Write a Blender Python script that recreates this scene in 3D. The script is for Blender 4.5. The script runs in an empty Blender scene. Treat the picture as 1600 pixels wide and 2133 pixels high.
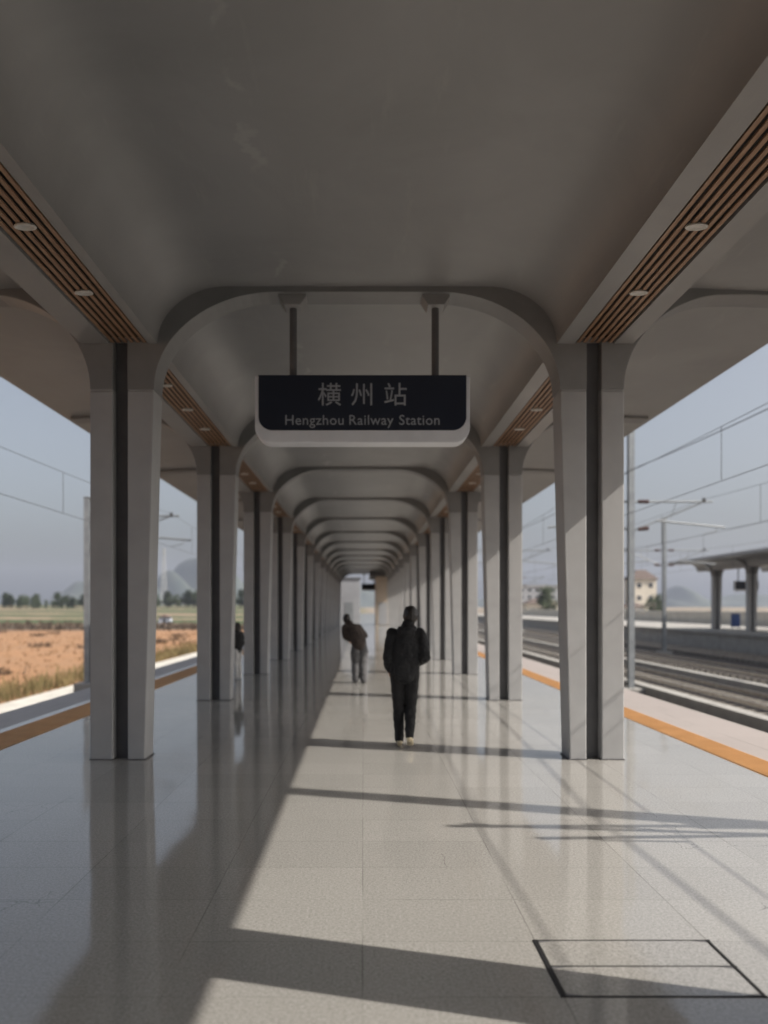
import bpy, bmesh, math, random
from mathutils import Vector, Matrix
random.seed(7)
R = math.radians
S = bpy.context.scene
COL = S.collection

# ------------------------------------------------------------------ camera, sky, sun, exposure
F = 1600.0                                   # focal length in pixels of the 1600 x 2133 frame
cam = bpy.data.cameras.new('camera')
cam.sensor_fit = 'AUTO'; cam.sensor_width = 36.0
cam.lens = 36.0 * F / 2133.0
cam.shift_x = (800 - 757) / 2133.0
cam.shift_y = (1266 - 1066.5) / 2133.0
cam.clip_start = 0.05; cam.clip_end = 9000
cam.dof.use_dof = True
cam.dof.focus_distance = 5.6
cam.dof.aperture_fstop = (cam.lens / 1000.0) / 0.031
cam.dof.aperture_blades = 0
co = bpy.data.objects.new('camera', cam); COL.objects.link(co)
co.location = (0.07, 0, 1.70); co.rotation_euler = (R(90), 0, 0)
S.camera = co

SUN_EL = R(39.5); SUN_AZ = math.atan2(1.0, -0.295)      # from +Y towards +X
w = bpy.data.worlds.new('World'); S.world = w; w.use_nodes = True
nt = w.node_tree; nt.nodes.clear()
sky = nt.nodes.new('ShaderNodeTexSky'); sky.sky_type = 'NISHITA'; sky.sun_disc = False
sky.sun_elevation = SUN_EL; sky.sun_rotation = SUN_AZ
sky.air_density = 1.0; sky.dust_density = 6.0; sky.ozone_density = 1.0; sky.altitude = 50
bg = nt.nodes.new('ShaderNodeBackground'); bg.inputs['Strength'].default_value = 0.132
wo = nt.nodes.new('ShaderNodeOutputWorld')
hs = nt.nodes.new('ShaderNodeHueSaturation'); hs.inputs['Saturation'].default_value = .55
nt.links.new(sky.outputs[0], hs.inputs['Color']); nt.links.new(hs.outputs[0], bg.inputs['Color']); nt.links.new(bg.outputs[0], wo.inputs[0])
sl = bpy.data.lights.new('sun', 'SUN'); sl.energy = 5.0; sl.angle = R(0.35); sl.color = (1.0, 0.925, 0.83)
so = bpy.data.objects.new('sun', sl); COL.objects.link(so); so.location = (30, -10, 40)
sd = Vector((math.sin(SUN_AZ) * math.cos(SUN_EL), math.cos(SUN_AZ) * math.cos(SUN_EL), math.sin(SUN_EL)))
so.rotation_euler = sd.to_track_quat('Z', 'Y').to_euler()
S.view_settings.view_transform = 'Standard'; S.view_settings.look = 'None'
S.view_settings.exposure = 0.20; S.view_settings.gamma = 1.0
S.render.engine = 'CYCLES'
S.cycles.use_denoising = True
S.cycles.max_bounces = 8; S.cycles.diffuse_bounces = 1; S.cycles.glossy_bounces = 4
S.cycles.volume_bounces = 0
S.cycles.sample_clamp_indirect = 6

# ------------------------------------------------------------------ materials
class NT:
    def __init__(self, name):
        self.m = bpy.data.materials.new(name); self.m.use_nodes = True
        self.t = self.m.node_tree
        self.b = self.t.nodes['Principled BSDF']
    def n(self, typ, **kw):
        nd = self.t.nodes.new(typ)
        for k, v in kw.items():
            if k.startswith('i_'):
                key = k[2:]
                key = int(key) if key.isdigit() else key
                nd.inputs[key].default_value = v
            else: setattr(nd, k, v)
        return nd
    def l(self, a, b): self.t.links.new(a, b)
    def math(self, op, a, b=None, clamp=False):
        nd = self.n('ShaderNodeMath', operation=op, use_clamp=clamp)
        for i, v in enumerate((a, b)):
            if v is None: continue
            if isinstance(v, (int, float)): nd.inputs[i].default_value = v
            else: self.l(v, nd.inputs[i])
        return nd.outputs[0]
    def mix(self, fac, a, b):
        nd = self.n('ShaderNodeMix', data_type='RGBA')
        for s, v in ((nd.inputs[0], fac), (nd.inputs[6], a), (nd.inputs[7], b)):
            if isinstance(v, (int, float)): s.default_value = v
            elif isinstance(v, tuple): s.default_value = v if len(v) == 4 else v + (1,)
            else: self.l(v, s)
        return nd.outputs[2]
    def coord(self, which='Object'): return self.n('ShaderNodeTexCoord').outputs[which]
    def noise(self, vec, scale, detail=3, rough=.55, dist=0):
        nd = self.n('ShaderNodeTexNoise'); nd.inputs['Scale'].default_value = scale
        nd.inputs['Detail'].default_value = detail; nd.inputs['Roughness'].default_value = rough
        nd.inputs['Distortion'].default_value = dist
        self.l(vec, nd.inputs['Vector']); return nd.outputs[0]
    def ramp(self, fac, lo, hi):
        nd = self.n('ShaderNodeMapRange'); self.l(fac, nd.inputs[0])
        nd.inputs[1].default_value = lo; nd.inputs[2].default_value = hi; return nd.outputs[0]
    def bump(self, h, strength, dist=0.01):
        nd = self.n('ShaderNodeBump'); nd.inputs['Strength'].default_value = strength
        nd.inputs['Distance'].default_value = dist; self.l(h, nd.inputs['Height'])
        self.l(nd.outputs[0], self.b.inputs['Normal'])
    def base(self, sock): self.l(sock, self.b.inputs['Base Color'])
    def rough(self, v): self.b.inputs['Roughness'].default_value = v

def mottled(name, c1, c2, rough=.6, scale=3.0, lo=.35, hi=.65, bump=0.0, bscale=60, metal=0.0, stretch=None, spec=None):
    q = NT(name); v = q.coord()
    if stretch:
        mp = q.n('ShaderNodeMapping'); mp.inputs['Scale'].default_value = stretch; q.l(v, mp.inputs[0]); v = mp.outputs[0]
    a = q.ramp(q.noise(v, scale, 6, .6), lo, hi)
    q.base(q.mix(a, c1, c2)); q.rough(rough); q.b.inputs['Metallic'].default_value = metal
    if spec is not None: q.b.inputs['Specular IOR Level'].default_value = spec
    if bump: q.bump(q.noise(v, bscale, 4), bump)
    return q.m

M = {}
M['paint'] = mottled('column_paint', (.335, .337, .34), (.375, .377, .38), .5, 2.5, bump=.04, bscale=35)
def ceiling_paint():
    q = NT('ceiling_paint'); v = q.coord()
    a = q.ramp(q.noise(v, .7, 6, .6, .6), .35, .65)
    c = q.mix(a, (.238, .238, .238), (.28, .28, .28))
    mp = q.n('ShaderNodeMapping'); mp.inputs['Scale'].default_value = (3.5, .5, 3.5); q.l(v, mp.inputs[0])
    st = q.ramp(q.noise(mp.outputs[0], 1.6, 5, .7), .60, .78)
    c = q.mix(q.math('MULTIPLY', st, .4), c, (.36, .35, .335))
    sx = q.n('ShaderNodeSeparateXYZ'); q.l(v, sx.inputs[0])      # a lighter, glossier wavy streak left of the middle
    off = q.math('ADD', q.math('ADD', sx.outputs[0], .82), q.math('MULTIPLY', q.math('SUBTRACT', q.noise(v, 2.6, 4, .6), .5), .55))
    pale_streak = q.math('MULTIPLY', q.ramp(q.math('ABSOLUTE', off), .055, .015), q.ramp(q.noise(v, 2.4, 3), .50, .60))
    c = q.mix(q.math('MULTIPLY', pale_streak, .32), c, (.42, .41, .40))
    q.base(c); q.l(q.math('SUBTRACT', .40, q.math('MULTIPLY', q.math('ADD', pale_streak, st), .10)), q.b.inputs['Roughness']); q.bump(q.noise(v, 1.6, 3), .25, .02)
    return q.m
M['ceiling'] = ceiling_paint()
M['rib'] = mottled('rib_shaded_paint', (.19, .19, .19), (.225, .225, .225), .5, 2.0, bump=.04, bscale=30)  # shade of the rib faces put into the colour, darker than the columns
M['recess'] = mottled('recess_grey', (.105, .105, .11), (.13, .13, .135), .55, 4)
M['black'] = mottled('matt_black', (.004, .004, .0045), (.007, .007, .0075), .7, 6)
M['slat'] = mottled('wood_slat', (.24, .14, .085), (.32, .20, .125), .45, 5, stretch=(14, .9, 14), bump=.05)
M['lamp'] = mottled('lamp_white', (.52, .51, .48), (.60, .59, .56), .35, 8)
def floor_mat(name, c1, c2, tile=(.88, .56), off=(.066, 3.354), rough=.10, dark=.55):
    q = NT(name); v = q.coord()
    sep = q.n('ShaderNodeSeparateXYZ'); q.l(v, sep.inputs[0])
    u = q.math('DIVIDE', q.math('SUBTRACT', sep.outputs[0], off[0]), tile[0])
    t = q.math('DIVIDE', q.math('SUBTRACT', sep.outputs[1], off[1]), tile[1])
    def joint(s, size):
        f = q.math('FRACT', s); g = q.math('ABSOLUTE', q.math('SUBTRACT', f, .5))
        return q.math('GREATER_THAN', g, .5 - .0034 / size)
    j = q.math('MAXIMUM', joint(u, tile[0]), q.math('MULTIPLY', joint(t, tile[1]), .8))
    j = q.math('MULTIPLY', j, q.ramp(q.noise(v, 1.3, 2), .35, .6))
    cell = q.n('ShaderNodeCombineXYZ'); q.l(q.math('FLOOR', u), cell.inputs[0]); q.l(q.math('FLOOR', t), cell.inputs[1])
    wn = q.n('ShaderNodeTexWhiteNoise', noise_dimensions='3D'); q.l(cell.outputs[0], wn.inputs[0])
    # granite grain
    g1 = q.ramp(q.noise(v, 60, 4, .75), .38, .62)
    g2 = q.ramp(q.noise(v, 130, 3, .7), .54, .64)
    g3 = q.ramp(q.noise(v, 170, 2, .6), .60, .68)
    c = q.mix(g1, c1, c2)
    c = q.mix(q.math('MULTIPLY', g2, .55), c, (.12, .11, .10))
    c = q.mix(q.math('MULTIPLY', g3, .45), c, (.62, .60, .57))
    tone = q.math('ADD', .96, q.math('MULTIPLY', wn.outputs[0], .08))
    mul = q.n('ShaderNodeMix', data_type='RGBA', blend_type='MULTIPLY'); mul.inputs[0].default_value = 1
    q.l(c, mul.inputs[6]); cc = q.n('ShaderNodeCombineColor')
    for i in range(3): q.l(tone, cc.inputs[i])
    q.l(cc.outputs[0], mul.inputs[7]); c = mul.outputs[2]
    wear = q.ramp(q.noise(v, 2.0, 6, .7, 1.5), .55, .75)
    c = q.mix(q.math('MULTIPLY', wear, .13), c, (.20, .19, .18))
    vo = q.n('ShaderNodeTexVoronoi', feature='DISTANCE_TO_EDGE'); vo.inputs['Scale'].default_value = 1.7
    wv = q.n('ShaderNodeVectorMath', operation='ADD'); q.l(v, wv.inputs[0])
    nz = q.n('ShaderNodeTexNoise'); nz.inputs['Scale'].default_value = 3.0; nz.inputs['Detail'].default_value = 6; q.l(v, nz.inputs['Vector'])
    s2 = q.n('ShaderNodeVectorMath', operation='SCALE'); q.l(nz.outputs[1], s2.inputs[0]); s2.inputs['Scale'].default_value = .5
    q.l(s2.outputs[0], wv.inputs[1]); q.l(wv.outputs[0], vo.inputs['Vector'])
    crack = q.math('MULTIPLY', q.math('LESS_THAN', vo.outputs[0], .006), q.math('GREATER_THAN', q.noise(v, .55, 2), .62))
    c = q.mix(q.math('MULTIPLY', crack, .5), c, (.07, .066, .06))
    c = q.mix(q.math('MULTIPLY', j, dark), c, (.035, .033, .03))
    q.base(c)
    rr = q.math('ADD', rough, q.math('MULTIPLY', q.ramp(q.noise(v, 5, 4, .6), .3, .7), .045))
    q.b.inputs['Specular IOR Level'].default_value = .5; q.l(q.math('SUBTRACT', .5, q.math('MULTIPLY', j, .5)), q.b.inputs['Specular IOR Level']); q.l(rr, q.b.inputs['Roughness'])
    # every slab lies a trifle out of level
    vm = q.n('ShaderNodeVectorMath', operation='SUBTRACT'); q.l(wn.outputs[1], vm.inputs[0]); vm.inputs[1].default_value = (.5, .5, .5)
    sc = q.n('ShaderNodeVectorMath', operation='SCALE'); q.l(vm.outputs[0], sc.inputs[0]); sc.inputs['Scale'].default_value = .0075
    bn = q.n('ShaderNodeBump'); bn.inputs['Strength'].default_value = .03; bn.inputs['Distance'].default_value = .01
    q.l(q.noise(v, 14, 3), bn.inputs['Height'])
    ad = q.n('ShaderNodeVectorMath', operation='ADD'); q.l(sc.outputs[0], ad.inputs[0]); q.l(bn.outputs[0], ad.inputs[1])
    no = q.n('ShaderNodeVectorMath', operation='NORMALIZE'); q.l(ad.outputs[0], no.inputs[0]); q.l(no.outputs[0], q.b.inputs['Normal'])
    q.b.inputs['IOR'].default_value = 1.85
    return q.m
M['granite'] = floor_mat('polished_granite', (.275, .268, .252), (.40, .392, .37), rough=.045)
M['cover'] = floor_mat('cover_granite', (.275, .268, .252), (.40, .392, .37), (5, 5), (2.3, 1.1))
M['edge_slab'] = floor_mat('edge_granite', (.34, .29, .265), (.41, .36, .33), (.6, .9), (.1, .2), .45)
M['tactile'] = mottled('tactile_yellow', (.50, .265, .095), (.58, .315, .125), .6, 3)
M['white_line'] = mottled('white_line_paint', (.78, .78, .77), (.86, .86, .85), .22, 5)
M['concrete'] = mottled('concrete', (.30, .29, .27), (.38, .37, .35), .85, 1.5, bump=.2)
M['pale_concrete'] = mottled('pale_concrete', (.52, .50, .45), (.68, .66, .60), .85, 1.2, bump=.2)
M['ballast'] = mottled('ballast_stone', (.035, .030, .026), (.12, .10, .085), .95, 9, bump=.9, bscale=14)
M['rail'] = mottled('rail_steel', (.25, .22, .19), (.42, .39, .36), .32, 4, metal=.8)
M['sleeper'] = mottled('sleeper_concrete', (.17, .15, .13), (.25, .23, .20), .9, 4)
M['galv'] = mottled('galvanised_steel', (.25, .27, .285), (.33, .35, .365), .5, 3, metal=.4)
M['cable'] = mottled('cable_dark', (.05, .05, .05), (.08, .08, .08), .5, 3)
M['insulator'] = mottled('insulator_brown', (.10, .04, .025), (.15, .06, .04), .3, 8)
M['navy'] = mottled('sign_navy', (.009, .013, .026), (.011, .016, .031), .28, 2)
M['silver'] = mottled('sign_casing', (.62, .64, .68), (.70, .72, .76), .35, 3)
M['letter'] = mottled('letter_white', (.27, .29, .32), (.32, .34, .37), .5, 6)
M['skin'] = mottled('skin', (.46, .27, .19), (.52, .32, .23), .5, 12, spec=.3)
M['hair'] = mottled('black_hair', (.010, .008, .007), (.022, .018, .016), .45, 30)
M['jacket'] = mottled('black_jacket', (.005, .0055, .007), (.010, .011, .0135), .8, 9, bump=.35, bscale=16)
M['trousers'] = mottled('black_trousers', (.006, .006, .007), (.012, .012, .013), .85, 9, bump=.3, bscale=12)
M['cream_shoe'] = mottled('cream_shoe', (.60, .50, .32), (.72, .62, .44), .6, 12)
M['brown_coat'] = mottled('brown_coat', (.030, .022, .019), (.052, .038, .031), .85, 9, bump=.3, bscale=14)
M['grey_cloth'] = mottled('grey_cloth', (.075, .075, .080), (.11, .11, .115), .9, 9, bump=.3, bscale=14)
M['pale_cloth'] = mottled('pale_cloth', (.48, .48, .48), (.58, .58, .57), .9, 9, bump=.3, bscale=14)
M['cream_wall'] = mottled('cream_wall', (.60, .555, .47), (.70, .65, .56), .85, .8)
M['grey_wall'] = mottled('grey_wall', (.30, .31, .33), (.37, .38, .40), .85, .5)
M['tan_wall'] = mottled('tan_wall', (.42, .35, .28), (.50, .42, .34), .8, 1.2)
M['roof_tile'] = mottled('roof_tile', (.10, .075, .065), (.15, .115, .10), .85, 2)
M['glass'] = mottled('dark_glass', (.03, .035, .045), (.05, .055, .065), .12, 2)
M['van_white'] = mottled('van_white', (.66, .65, .62), (.74, .73, .70), .3, 1)
M['rubber'] = mottled('rubber', (.015, .015, .015), (.03, .03, .03), .8, 6)
M['blue_panel'] = mottled('blue_panel', (.02, .06, .22), (.03, .08, .28), .4, 1)
M['bark'] = mottled('bark', (.05, .037, .026), (.10, .075, .055), .95, 6, stretch=(1, 1, .2))
M['leaf'] = mottled('leaf_dark', (.020, .033, .014), (.05, .070, .026), .8, .7)
M['blade'] = mottled('dry_reed', (.09, .08, .032), (.26, .19, .085), .9, .25)
M['tuft'] = mottled('dry_tuft', (.16, .10, .055), (.33, .19, .09), .9, .12)
M['hill'] = mottled('hill_scrub', (.025, .04, .03), (.06, .07, .05), .95, .02)
M['tower'] = mottled('tower_paint', (.33, .34, .35), (.40, .41, .42), .5, 1)
def ground_mat():
    q = NT('field_ground'); v = q.coord()
    sep = q.n('ShaderNodeSeparateXYZ'); q.l(v, sep.inputs[0]); X, Y = sep.outputs[0], sep.outputs[1]
    wob = q.math('MULTIPLY', q.math('SUBTRACT', q.noise(v, .02, 4), .5), 60)
    Yw = q.math('ADD', Y, wob)
    n1 = q.ramp(q.noise(v, .12, 6, .7), .36, .64); n2 = q.ramp(q.noise(v, .9, 5, .7), .38, .64)
    orange = q.mix(n1, (.41, .215, .10), (.34, .20, .11))
    orange = q.mix(q.math('MULTIPLY', n2, .45), orange, (.22, .135, .08))
    brush = q.mix(n2, (.09, .055, .04), (.05, .05, .03))
    soil = q.mix(n1, (.30, .20, .145), (.37, .26, .19))
    green = q.mix(n2, (.075, .10, .035), (.045, .075, .028))
    band = q.math('FRACT', q.math('MULTIPLY', q.math('LOGARITHM', q.math('MAXIMUM', Yw, 2.0), 2.0), 3.3))
    rows = q.mix(q.math('GREATER_THAN', band, .28), soil, green)
    c = q.mix(q.ramp(Yw, 150, 168), orange, brush)
    c = q.mix(q.ramp(Yw, 190, 205), c, rows)
    c = q.mix(q.ramp(Yw, 650, 800), c, green)
    grey = q.mix(n2, (.20, .165, .13), (.30, .255, .20))
    c = q.mix(q.ramp(X, -4, 4), c, grey)
    q.base(c); q.rough(.95); q.bump(q.noise(v, 1.5, 6, .7), .6, .3)
    return q.m
M['ground'] = ground_mat()

# ------------------------------------------------------------------ mesh helpers
class MB:
    def __init__(self): self.v = []; self.f = []
    def box(self, x0, x1, y0, y1, z0, z1):
        o = len(self.v)
        self.v += [(x, y, z) for z in (z0, z1) for y in (y0, y1) for x in (x0, x1)]
        self.f += [tuple(o + i for i in q) for q in ((0, 2, 3, 1), (4, 5, 7, 6), (0, 1, 5, 4), (2, 6, 7, 3), (0, 4, 6, 2), (1, 3, 7, 5))]
        return self
    def hexa(self, bottom, top):
        o = len(self.v); self.v += list(bottom) + list(top); n = len(bottom)
        self.f += [tuple(o + i for i in reversed(range(n))), tuple(o + n + i for i in range(n))]
        self.f += [(o + i, o + (i + 1) % n, o + n + (i + 1) % n, o + n + i) for i in range(n)]
        return self
    def prism(self, prof, y0, y1):           # profile in x,z run along y
        return self.hexa([(x, y0, z) for x, z in prof], [(x, y1, z) for x, z in prof])
    def extrude(self, prof, z0, z1):         # profile in x,y run along z
        return self.hexa([(x, y, z0) for x, y in prof], [(x, y, z1) for x, y in prof])
    def tube(self, pts, r, seg=8, caps=True):
        pts = [Vector(p) for p in pts]; n = len(pts); o = len(self.v)
        rs = r if isinstance(r, (list, tuple)) else [r] * n
        up = Vector((0, 0, 1)); prev = None
        for i, p in enumerate(pts):
            d = (pts[min(i + 1, n - 1)] - pts[max(i - 1, 0)]).normalized()
            a = prev if prev is not None else (Vector((1, 0, 0)) if abs(d.dot(up)) > .95 else up)
            s = d.cross(a).normalized(); a = s.cross(d).normalized(); prev = a
            for k in range(seg):
                t = 2 * math.pi * k / seg
                self.v.append(tuple(p + (s * math.cos(t) + a * math.sin(t)) * rs[i]))
        for i in range(n - 1):
            for k in range(seg):
                k2 = (k + 1) % seg
                self.f.append((o + i * seg + k, o + i * seg + k2, o + (i + 1) * seg + k2, o + (i + 1) * seg + k))
        if caps:
            self.f.append(tuple(o + k for k in reversed(range(seg)))); self.f.append(tuple(o + (n - 1) * seg + k for k in range(seg)))
        return self
    def lathe(self, prof, c=(0, 0, 0), seg=24):     # profile of r,z
        o = len(self.v); n = len(prof)
        for r, z in prof:
            for k in range(seg):
                t = 2 * math.pi * k / seg; self.v.append((c[0] + r * math.cos(t), c[1] + r * math.sin(t), c[2] + z))
        for i in range(n - 1):
            for k in range(seg):
                k2 = (k + 1) % seg
                self.f.append((o + i * seg + k, o + i * seg + k2, o + (i + 1) * seg + k2, o + (i + 1) * seg + k))
        self.f.append(tuple(o + k for k in reversed(range(seg)))); self.f.append(tuple(o + (n - 1) * seg + k for k in range(seg)))
        return self
    def mesh(self, name, mat, bevel=0, smooth=False, recalc=True):
        me = bpy.data.meshes.new(name); me.from_pydata(self.v, [], self.f)
        bm = bmesh.new(); bm.from_mesh(me)
        if recalc: bmesh.ops.recalc_face_normals(bm, faces=bm.faces)
        if bevel:
            es = [e for e in bm.edges if len(e.link_faces) == 2 and e.calc_face_angle(0) > R(28)]
            bmesh.ops.bevel(bm, geom=es, offset=bevel, segments=2, affect='EDGES', profile=.6, clamp_overlap=True)
        bm.to_mesh(me); bm.free()
        me.materials.append(mat)
        if smooth:
            for p in me.polygons: p.use_smooth = True
        return me
    def build(self, name, mat, parent=None, loc=(0, 0, 0), bevel=0, smooth=False, recalc=True):
        return link(name, self.mesh(name, mat, bevel, smooth, recalc), parent, loc)

def link(name, me, parent=None, loc=(0, 0, 0), rz=0):
    o = bpy.data.objects.new(name, me); COL.objects.link(o); o.location = loc
    if rz: o.rotation_euler = (0, 0, rz)
    if parent: o.parent = parent
    return o
def tag(o, label, cat, group=None):
    o['label'] = label; o['category'] = cat
    if group: o['group'] = group
    return o
def thing(name, label, cat, loc=(0, 0, 0), rz=0, group=None):
    o = bpy.data.objects.new(name, None); COL.objects.link(o)
    o.location = loc; o.rotation_euler = (0, 0, rz); o.empty_display_size = .2
    return tag(o, label, cat, group)
def struct(o, kind='structure'):
    o['kind'] = kind; return o
def copy_tree(o, parent=None):
    c = o.copy(); COL.objects.link(c)
    if parent: c.parent = parent
    for ch in [x for x in KIDS.get(o.name, [])]: copy_tree(ch, c)
    return c
KIDS = {}
def index_kids():
    KIDS.clear()
    for o in list(COL.objects):
        if o.parent: KIDS.setdefault(o.parent.name, []).append(o)

def arc(cx, cz, a, b, t0, t1, n=14):         # points of an ellipse, degrees
    return [(cx + a * math.cos(R(t0 + (t1 - t0) * i / n)), cz + b * math.sin(R(t0 + (t1 - t0) * i / n))) for i in range(n + 1)]

# ------------------------------------------------------------------ platform, ground, tracks
GZ = -1.55
Y0, Y1 = -75.0, 230.0
def gz(x, y):                                # lie of the land: fields below the railway bank, rising far off
    d = math.hypot(x, max(y, 0)); u = min(1, max(0, (d - 180) / 400)); k = min(1, max(0, (-10.5 - x) / 4.4))
    return GZ - 1.5 * k + (3.6 + 3.2 * k) * u
def ground():
    xs = [-3600, -2400, -1500, -900, -500, -300, -180, -110, -70, -45, -30, -22, -18, -14.9, -10.5, 0, 12, 26, 40, 60, 90, 140, 220, 350, 600, 1000, 1700, 2600, 3600]
    ys = [-3600, -1500, -500, -150, -40, 0, 15, 30, 45, 60, 80, 105, 140, 180, 240, 320, 420, 560, 750, 1000, 1400, 2000, 2800, 3600]
    m = MB()
    for y in ys:
        for x in xs:
            d = math.hypot(x, max(y, 0)); z = GZ
            m.v.append((x, y, gz(x, y)))
    n = len(xs)
    for j in range(len(ys) - 1):
        for i in range(n - 1):
            m.f.append((j * n + i, j * n + i + 1, (j + 1) * n + i + 1, (j + 1) * n + i))
    struct(m.build('ground', M['ground'], smooth=True, recalc=False))
ground()
m = MB().box(-10.6, 36.0, -80, 420, GZ - .3, GZ + .12); struct(m.build('ballast_bed', M['ballast']))
# platform body with an overhanging edge
m = MB().prism([(-5.75, -.004), (5.55, -.004), (5.55, -.16), (5.38, -.16), (5.38, GZ), (-5.58, GZ), (-5.58, -.16), (-5.75, -.16)], Y0, Y1)
struct(m.build('platform_body', M['concrete']))
def sheet(name, x0, x1, y0, y1, z, mat):
    m = MB(); m.v = [(x0, y0, z), (x1, y0, z), (x1, y1, z), (x0, y1, z)]; m.f = [(0, 1, 2, 3)]
    return m.build(name, mat, recalc=False)
struct(sheet('platform_floor', -4.27, 4.12, Y0, Y1, 0, M['granite']))
struct(sheet('platform_edge_paving', 4.53, 5.56, Y0, Y1, 0, M['edge_slab']))
struct(sheet('platform_edge_paving', -5.76, -5.0, Y0, Y1, 0, M['edge_slab']))
struct(sheet('white_edge_line', -5.0, -4.85, Y0, Y1, 0.001, M['white_line']))
def tactile(x0, x1):
    n = 9; p = (x1 - x0) / n; prof = [(x0, -.02)]
    for i in range(n):
        a = x0 + p * i
        prof += [(a, .001), (a + p * .34, .001), (a + p * .40, .010), (a + p * .90, .010), (a + p * .96, .001)]
    prof += [(x1, .001), (x1, -.02)]
    return MB().prism(prof, Y0, Y1)
tag(tactile(-4.85, -4.27).build('tactile_strip', M['tactile']), 'shaded brownish ribbed tactile strip along the left platform edge beside a white line', 'tactile paving')
tag(tactile(4.12, 4.53).build('tactile_strip', M['tactile']), 'sunlit orange ribbed tactile strip along the right platform edge', 'tactile paving')

def cover():
    t = thing('access_cover', 'rectangular double granite access cover with dark seams set in the floor at front right', 'floor cover', (.946, 3.354, 0))
    W, D = .88, .566
    fr = MB()
    for y in (0, D / 2, D): fr.box(-.012, W + .012, y - .0045, y + .0045, .0005, .004)
    for x, hw in ((0, .010), (W, .007)): fr.box(x - hw, x + hw, -.006, D + .006, .0006, .0045)
    fr.build('frame', M['black'], t)
    for k in range(2):
        y = k * D / 2
        p = MB().box(.014, W - .014, y + .006, y + D / 2 - .006, .0008, .003); c = p.build('cover_slab', M['cover'], t)
        for x, s in ((.014, 1), (W - .014, -1)):
            for yy, sy in ((y + .006, 1), (y + D / 2 - .006, -1)):
                if (k == 0 and sy == 1) or (k == 0 and sy == -1) or sy == -1:
                    cr = MB(); cr.hexa([(x, yy, .003), (x + s * .075, yy, .003), (x, yy + sy * .022, .003)], [(x, yy, .0036), (x + s * .075, yy, .0036), (x, yy + sy * .022, .0036)]); cr.build('corner_plate', M['recess'], c)
cover()

# tracks
def track(x, label):
    t = thing('railway_track', label, 'railway track', (x, 0, GZ + .12), 0, 'railway tracks beside the platform')
    for s in (-.7175 - .035, .7175 + .035):
        r = MB().prism([(s - .075, .16), (s + .075, .16), (s + .02, .19), (s + .012, .29), (s + .036, .30), (s + .036, .33), (s - .036, .33), (s - .036, .30), (s - .012, .29), (s - .02, .19)], -60, 400)
        r.build('rail', M['rail'], t)
    sl = MB(); y = -20.0
    while y < 190: sl.box(-1.25, 1.25, y, y + .26, 0, .16); y += .62
    struct(sl.build('sleepers', M['sleeper'], t), 'stuff')
track(-7.6, 'rail track hidden below the left platform edge, next to the dry fields')
track(7.5, 'rail track closest to the orange strip, just below the right platform edge')
track(12.4, 'second rail track from the right platform edge, between the two pale concrete troughs')
track(17.6, 'third rail track out, beyond the pale concrete trough')
track(22.9, 'rail track running right under the edge of the opposite platform')
for x, l in ((10.35, 'pale concrete cable trough nearer the platform, beside the grey masts'), (14.6, 'pale concrete cable trough further out between the second and third tracks')):
    m = MB().prism([(x - .22, GZ), (x + .22, GZ), (x + .22, GZ + .45), (x - .22, GZ + .45)], -60, 400)
    tag(m.build('cable_trough', M['concrete'], bevel=.01), l, 'cable trough')
# left edge of the railway: pale concrete track at the foot of the bank
m = MB(); ys = [-40, 0, 40, 80, 120, 178]
m.v = [p for y in ys for p in ((-15.0, y, GZ - 1.47), (-17.6, y, GZ - 1.45))]
m.f = [(2 * i, 2 * i + 2, 2 * i + 3, 2 * i + 1) for i in range(len(ys) - 1)]
struct(m.build('concrete_path', M['pale_concrete']))

# ------------------------------------------------------------------ station canopy
BAY = 5.5; PY = 8.58; PD = .36               # pillar front faces at PY + BAY * k
def under_outer(x): return 5.27 - (x - 3.75) * .07 / 1.67
SHIFT = .10                                  # the left slatted strip sits nearer the middle
def roof_profile():
    half = [(0, 5.29)]
    half += arc(1.45, 4.65, .78, .64, 90, 0, 16)          # inner cove
    half += [(2.43, 4.65), (2.43, 4.74), (2.87, 4.74), (2.87, 4.65)]
    half += [(x, z) for x, z in arc(3.75, 4.65, .67, .62, 180, 90, 14)]
    half += [(5.42, 5.20), (5.46, 5.22), (5.46, 5.42), (3.0, 5.66), (0, 5.74)]
    left = [(-x + (SHIFT if 2.4 < x < 2.9 and z > 4.64 else 0), z) for x, z in reversed(half[1:-1])]
    return half + left
def rib_meshes():
    inner = [(2.565, 4.14), (2.27, 4.14)] + arc(.9, 4.14, 1.37, 1.09, 3, 90, 20)
    top = [(2.565, 4.71), (2.25, 4.71)] + arc(1.45, 4.68, .80, .66, 0, 90, 14)
    bot = inner + [(-x, z) for x, z in reversed(inner)]
    tp = [(-x, z) for x, z in top] + list(reversed(top))
    c = MB().prism(bot + tp, 0, PD)
    o = [(2.73, 4.71), (2.73, 4.14), (2.985, 4.14)] + arc(4.15, 4.14, 1.165, 1.06, 177, 96, 16)
    o += [(4.4, under_outer(4.4) - .045), (5.3, under_outer(5.3) - .045), (5.3, under_outer(5.3) + .04), (3.75, 5.31)]
    o += arc(3.75, 4.68, .65, .63, 90, 180, 12)
    r = MB().prism(o, 0, PD)
    l = MB().prism([(-x, z) for x, z in o], 0, PD)
    return c.mesh('arch_rib', M['rib'], .012), r.mesh('outer_rib', M['rib'], .012), l.mesh('outer_rib', M['rib'], .012)
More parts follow.
